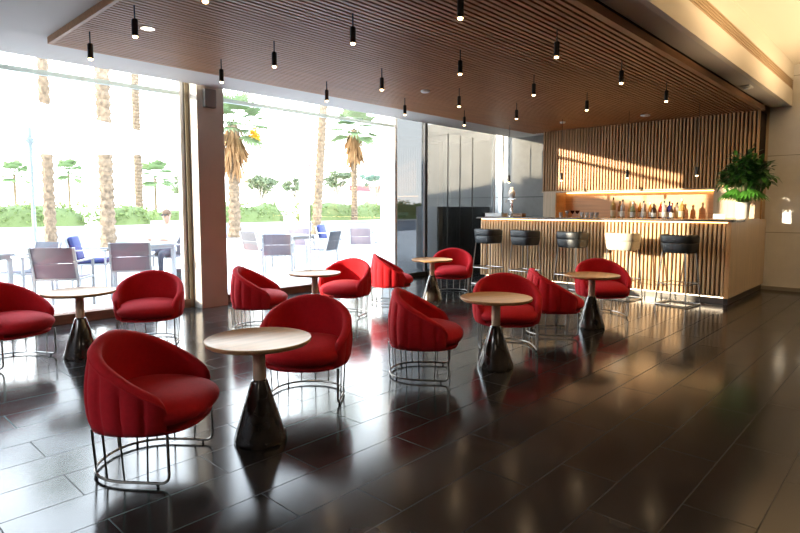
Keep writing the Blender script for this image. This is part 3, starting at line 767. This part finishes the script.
def tree(u, d, zc, R, m, lab, seed):
    rr = random.Random(seed); at = math.atan((400-u)/567.0); a = math.radians(43.07)+at; s_ = d/math.cos(at)
    t = thing('leafy_tree', lab, 'tree', (s_*math.cos(a), s_*math.sin(a), 0), 0, 'trees across the street')
    tr = MB(); tr.tube([(0, 0, 0), (.1, .1, zc*.35), (0, .2, zc*.6)], [.16, .12, .10], 8)
    lv = MB()
    for k in range(14):
        th = k*2.4; kr = R*rr.uniform(.3, 1.25); o = Vector((math.cos(th)*kr, math.sin(th)*kr, zc+R*rr.uniform(-.55, .6)))
        tr.tube([(0, .2, zc*.55), o*.5+Vector((0, .1, zc*.32)), o], [.08, .05, .02], 6)
        cloud(lv, o, (R*.5, R*.5, R*.3), 150, .15, rr, .2)
    tr.build('trunk', M['bark2'], t); lv.build('crown', m, t, smooth=False)
tree(262, 58, 3.6, 1.35, M['olive'], 'olive-green tree right of the skirted palm', 31)
tree(297, 66, 4.2, 1.2, M['olive'], 'slender olive-green tree behind the white post', 32)
tree(338, 66, 4.9, 1.6, M['olive'], 'olive-green tree between leaning palm and far skirted palm', 33)
tree(377, 76, 4.6, 1.7, M['teal'], 'blue-green tree at the far edge of the second window', 34)
tree(184, 76, 4.3, 1.8, M['olive'], 'pale tree behind the seated man', 35)
# red awning over a far stall
aw = thing('market_stall', 'red awning of a far stall behind the hedge', 'stall', (57, 61, 0), ang)
MB().box((0, 0, 4.5), (7, 2.4, .12), bev=.03).box((0, -1.2, 4.1), (7, .06, .75)).build('awning', M['redpaint'], aw, smooth=False)
for x in (-2.8, 2.8):
    for y in (-1.1, 1.1): MB().box((x, y, 2.25), (.08, .08, 4.5)).build('post', M['alu'], aw, smooth=False)
# white post in the terrace
wp = thing('white_post', 'plain white post on the terrace before the leaning palm', 'post', (11.4, 14.9, 0))
MB().box((0, 0, 1.35), (.26, .26, 2.7), bev=.01).build('shaft', M['alu'], wp)
MB().box((0, 0, .05), (.4, .4, .1), bev=.01).build('base', M['alu'], wp)
MB().box((0, 0, 2.73), (.3, .3, .06), bev=.01).build('cap', M['alu'], wp)

# parasol
um = thing('parasol', 'big white terrace parasol with open canopy outside the first window', 'parasol', (3.18, 12.7, 0), .35)
MB().lathe([(0, 0), (.35, 0), (.35, .06), (.06, .09), (.05, .2)], n=24).build('base', M['alu'], um)
MB().tube([(0, 0, .08), (0, 0, 3.3)], .035, 14).build('pole', M['pole'], um)
rows = []; nr = 8
hub = 3.42; R_ = 2.55
cv = MB()
rim = []
for k in range(nr):
    for q in (0, .5):
        th = 2*PI*(k+q)/nr; rk = R_ if q == 0 else R_*.955; rim.append((rk*math.cos(th), rk*math.sin(th), 2.74))
ringm = [(x*.5, y*.5, 3.05) for x, y, z in rim]; topr = [(x*.02, y*.02, hub) for x, y, z in rim]; val = [(x*1.0, y*1.0, z-.14) for x, y, z in rim]
cv.grid([topr, ringm, rim, val], wv=True).build('canopy', M['canopy'], um, angle=80)
for k in range(nr):
    th = 2*PI*k/nr; c, s_ = math.cos(th), math.sin(th)
    MB().tube([(.04*c, .04*s_, 3.36), (R_*.5*c, R_*.5*s_, 3.02), (R_*c*.99, R_*s_*.99, 2.72)], .012, 6).build('rib', M['pole'], um)
    MB().tube([(.05*c, .05*s_, 2.62), (R_*.48*c, R_*.48*s_, 3.0)], .010, 6).build('strut', M['pole'], um)
MB().lathe([(.06, 2.58), (.065, 2.6), (.065, 2.68), (.04, 2.7)], n=16).build('runner', M['pole'], um)

# terrace chairs
def make_outchair(name, fab, cushion=False):
    root = empty(name); W = .54; D = .50
    for sy in (-1, 1):
        MB().bar((.25, sy*W/2, 0), (.25, sy*W/2, .64), .03, .03).build('leg', M['alu'], root, smooth=False)
        MB().bar((-.26, sy*W/2, 0), (-.22, sy*W/2, .42), .03, .03).build('leg', M['alu'], root, smooth=False)
        MB().bar((-.22, sy*W/2, .42), (-.33, sy*W/2, .84), .03, .03).build('back_post', M['alu'], root, smooth=False)
        MB().box((-.01, sy*W/2, .65), (.58, .05, .022), bev=.006).build('armrest', M['alu'], root)
    fr = MB().bar((.25, -W/2, .41), (.25, W/2, .41), .03, .03).bar((-.22, -W/2, .41), (-.22, W/2, .41), .03, .03)
    for sy in (-1, 1): fr.bar((-.22, sy*W/2, .41), (.25, sy*W/2, .41), .03, .03)
    fr.build('seat_frame', M['alu'], root, smooth=False)
    MB().box((.015, 0, .427), (.46, W-.05, .012), bev=.004).build('seat_sling', fab, root)
    tl = Matrix.Rotation(-math.atan2(.11, .42), 3, 'Y')
    MB().box((-.303, 0, .735), (.016, W-.02, .215), rot=tl, bev=.005).build('upper_back_sling', fab, root)
    MB().box((-.245, 0, .522), (.014, W-.03, .215), rot=tl, bev=.005).build('lower_back_sling', fab, root)
    if cushion:
        MB().box((.02, 0, .465), (.46, W-.07, .07), bev=.025).build('seat_cushion', M['navy'], root)
        MB().box((-.235, 0, .68), (.075, W-.08, .40), rot=tl, bev=.025).build('back_cushion', M['navy'], root)
    return root
OC = make_outchair('terrace_chair', M['sling']); OD = make_outchair('terrace_chair', M['sling_d']); ON = make_outchair('cushioned_terrace_chair', M['sling_d'], True)
used = set()
def put(proto, x, y, a, lab, g='terrace armchairs'):
    o = proto if proto.name not in used else copy_tree(proto)
    used.add(proto.name); o.location = (x, y, 0); o.rotation_euler = (0, 0, math.radians(a)); tag(o, lab, 'chair', g)
put(OC, 2.45, 8.50, 50, 'grey-purple sling terrace chair, back to the glass, beside the umbrella pole')
put(OC, 3.50, 8.86, 62, 'grey-purple sling terrace chair, back to the glass, facing the seated man')
put(ON, 3.42, 10.35, -30, 'white terrace chair with bright navy cushions, seen side-on')
put(OD, 2.30, 9.62, 200, 'dark terrace chair half hidden behind the chair by the umbrella pole')
put(OC, 6.60, 9.52, 52, 'grey-purple sling chair with its back to the second window')
put(OD, 7.02, 10.80, 5, 'charcoal sling terrace chair next to the skirted palm', 'terrace armchairs')
put(OD, 8.0, 9.85, 112, 'charcoal sling chair seen side-on behind the window joint')
put(OC, 8.45, 11.35, 226, 'grey-purple chair on the far side of the window table')
put(OC, 10.05, 10.75, 40, 'grey-purple chair, back to camera, at the end of the second window')
put(ON, 10.4, 12.45, -60, 'navy-cushioned chair behind the last grey-purple chair')
put(OD, 11.0, 11.0, 150, 'charcoal chair partly behind the white window frame')
put(OD, 4.95, 10.77, 205, 'terrace chair under the seated man', 'terrace armchairs')
def make_outtable():
    root = empty('terrace_table')
    MB().box((0, 0, .725), (.78, .78, .03), bev=.006).build('tabletop', M['alu'], root)
    MB().box((0, 0, .68), (.7, .7, .06)).build('apron', M['alu'], root, smooth=False)
    for sx in (-1, 1):
        for sy in (-1, 1): MB().box((sx*.34, sy*.34, .335), (.055, .055, .67)).build('leg', M['alu'], root, smooth=False)
    return root
OT = make_outtable()
for k, (x, y, a, lab) in enumerate([(4.12, 9.95, 20, 'white square terrace table in front of the seated man'), (7.75, 10.60, 10, 'white terrace table ringed by four chairs in the second window'),
                                (1.55, 9.35, 15, 'white terrace table at the outer edge of the first window'), (10.75, 11.75, 5, 'white terrace table near the far window frame')]):
    o = OT if k == 0 else copy_tree(OT)
    o.location = (x, y, 0); o.rotation_euler = (0, 0, math.radians(a)); tag(o, lab, 'table', 'white terrace tables')
tag(MB().box((0, 0, .13), (.22, .12, .26), bev=.03).build('bag', M['leather'], loc=(4.75, 9.9, 0)), 'dark bag on the ground under the seated man\'s table', 'bag')

# seated man : one skinned body
def person(loc, rz, label):
    root = thing('person', label, 'person', loc, rz)
    V = [(0, 0, .50), (0, 0, .66), (.01, 0, .84), (.02, 0, .98), (.03, 0, 1.05), (.05, 0, 1.13), (.055, 0, 1.235)]
    Rr = [(.15, .11), (.145, .105), (.15, .105), (.12, .09), (.05, .05), (.062, .075), (.078, .092)]
    E_ = [(i, i+1) for i in range(6)]
    def chain(start, pts):
        p = start
        for (x, y, z, r) in pts:
            V.append((x, y, z)); Rr.append((r, r)); E_.append((p, len(V)-1)); p = len(V)-1
    for s_ in (-1, 1):
        chain(3, [(.02, s_*.18, .97, .062), (.10, s_*.24, .80, .048), (.19, s_*.24, .71, .042), (.36, s_*.16, .76, .034), (.45, s_*.13, .775, .030), (.51, s_*.125, .77, .026)])
        chain(0, [(.06, s_*.10, .50, .09), (.26, s_*.12, .52, .08), (.46, s_*.13, .50, .062), (.47, s_*.13, .28, .052), (.46, s_*.13, .09, .040), (.50, s_*.135, .045, .042), (.60, s_*.145, .035, .032)])
    me = bpy.data.meshes.new('body'); me.from_pydata(V, E_, [])
    o = bpy.data.objects.new('body', me); COL.objects.link(o)
    sk = o.modifiers.new('s', 'SKIN'); sk.use_smooth_shade = True
    for i, (a, b) in enumerate(Rr): me.skin_vertices[0].data[i].radius = (a, b)
    me.skin_vertices[0].data[0].use_root = True
    o.modifiers.new('d', 'SUBSURF').levels = 2
    dg = bpy.context.evaluated_depsgraph_get(); dg.update()
    m2 = bpy.data.meshes.new_from_object(o.evaluated_get(dg)); o.modifiers.clear(); o.data = m2
    m2.materials.clear()
    for m in (M['skin'], M['shirt'], M['trouser']): m2.materials.append(m)
    for p in m2.polygons:
        c = p.center
        if c.z > 1.04 or (c.x > .33 and c.z > .66): k = 0
        elif c.z > .60 or (c.z > .5 and c.x < .02): k = 1
        else: k = 2
        p.material_index = k; p.use_smooth = True
    o.parent = root
    hr = MB(); rows = []
    for j in range(9):
        v = PI/2*j/8; rows.append([(.045-.008+.086*math.sin(v)*math.cos(2*PI*i/20)-(.012 if math.cos(2*PI*i/20) > .5 else 0), .086*math.sin(v)*math.sin(2*PI*i/20), 1.225+.115*math.cos(v)) for i in range(20)])
    hr.grid(rows, wv=True).build('hair', M['hair'], root)
    g = MB()
    for s_ in (-1, 1): g.box((.132, s_*.033, 1.215), (.02, .05, .034), bev=.008)
    g.bar((.13, -.075, 1.222), (.13, .075, 1.222), .008, .008)
    g.build('sunglasses', M['black'], root)
    MB().lathe([(.004, 0), (.014, .008), (.008, .05), (.004, .055)], (.135, 0, 1.155), 10).build('nose', M['skin'], root)
    MB().tube([(.122, -.022, 1.125), (.130, 0, 1.123), (.122, .022, 1.125)], .005, 6).build('mouth', M['redpaint'] if False else mat('lips', (.40, .17, .14), .5), root)
    for s_ in (-1, 1):
        MB().lathe([(.003, -.03), (.014, -.015), (.016, .012), (.004, .028)], (.05, s_*.083, 1.20), 10).build('ear', M['skin'], root)
        for q in range(5):
            off = (q-2)*.016; ln = (.055, .075, .08, .074, .06)[q]
            if q == 0: pts = [(.50, s_*(.125)-s_*.02, .765), (.53, s_*.125-s_*.05, .76), (.55, s_*.125-s_*.055, .75)]
            else: pts = [(.51, s_*.125+off, .768), (.51+ln*.6, s_*.125+off*1.15, .765), (.51+ln, s_*.125+off*1.2, .752)]
            MB().tube(pts, [.010, .009, .007], 7).build('finger', M['skin'], root)
person((4.93, 10.74, .0), math.radians(212), 'man in a white shirt and sunglasses seated at a terrace table')

# unseen walls added out of view, sized to block part of the low sun
struct('sun_block_wing', MB().box((-1.0, 8.22, 3.2), (.3, 1.44, 6.4)), M['sun_block'], 'unseen pale wall added outside the first window to block the sun', 'wall', smooth=False)
struct('sun_block_terrace', MB().box((-3.8, 14.8, 2.1), (6.0, .4, 4.2)), M['sun_block'], 'unseen low pale wall added out on the terrace to block the sun', 'wall', smooth=False)

# ------------------------------------------------------------------ light
w = bpy.data.worlds.new('sky'); sc.world = w; w.use_nodes = True
nt = w.node_tree; bg = nt.nodes['Background']
tc = nt.nodes.new('ShaderNodeTexCoord'); sx = nt.nodes.new('ShaderNodeSeparateXYZ'); rp = nt.nodes.new('ShaderNodeValToRGB')
nt.links.new(tc.outputs['Generated'], sx.inputs[0]); nt.links.new(sx.outputs['Z'], rp.inputs['Fac']); nt.links.new(rp.outputs['Color'], bg.inputs['Color'])
e = rp.color_ramp.elements; e[0].position = 0; e[0].color = (1., .97, .93, 1); e[1].position = .8; e[1].color = (.60, .75, 1., 1)
q = e.new(.25); q.color = (.92, .96, 1., 1)
bg.inputs['Strength'].default_value = 5.6
sun = add_light('SUN', 'sun', (-6, 12, 8), 7., (1., .83, .62), angle=math.radians(.6))
sd = Vector((.832, -.555, -.147)); sun.rotation_euler = sd.to_track_quat('-Z', 'Y').to_euler()
# warm fill spots added out of view to brighten the lobby ceiling and beam
for x, y, e_ in ((9.2, .3, 110), (6.6, .3, 105), (3.5, .2, 80)):
    a = add_light('SPOT', 'ceiling_fill_spot', (x, y, 2.2), e_, (1., .72, .42), spot_size=math.radians(136), spot_blend=.4, shadow_soft_size=.2); a.rotation_euler = (PI, 0, 0)
for x, y in ((-3, -2), (1.5, -3.5), (-3.5, 3)):
    a = add_light('AREA', 'lobby_fill', (x, y, 2.9), 5, (1., .84, .66), shape='DISK', size=.8)  # unseen discs added as warm fill from the camera side

# ------------------------------------------------------------------ camera
cam = bpy.data.cameras.new('camera'); co = bpy.data.objects.new('camera', cam); COL.objects.link(co)
cam.sensor_width = 36; cam.lens = 565.4/800*36; cam.shift_y = -(266.5-(208+565.4*math.tan(math.radians(4.5))))/800
co.location = (0, 0, 1.35)
az, p = math.radians(43.07), math.radians(4.5)
fw = Vector((math.cos(az)*math.cos(p), math.sin(az)*math.cos(p), -math.sin(p)))
co.rotation_euler = fw.to_track_quat('-Z', 'Y').to_euler()
cam.clip_end = 800; cam.clip_start = .05
sc.camera = co
vs = sc.view_settings
vs.view_transform = 'Standard'; vs.look = 'None'; vs.gamma = 1; vs.exposure = 1.12; vs.use_curve_mapping = False
sc.cycles.use_denoising = True
sc.cycles.sample_clamp_indirect = 6
sc.cycles.transparent_max_bounces = 16
sc.cycles.caustics_reflective = False; sc.cycles.caustics_refractive = False
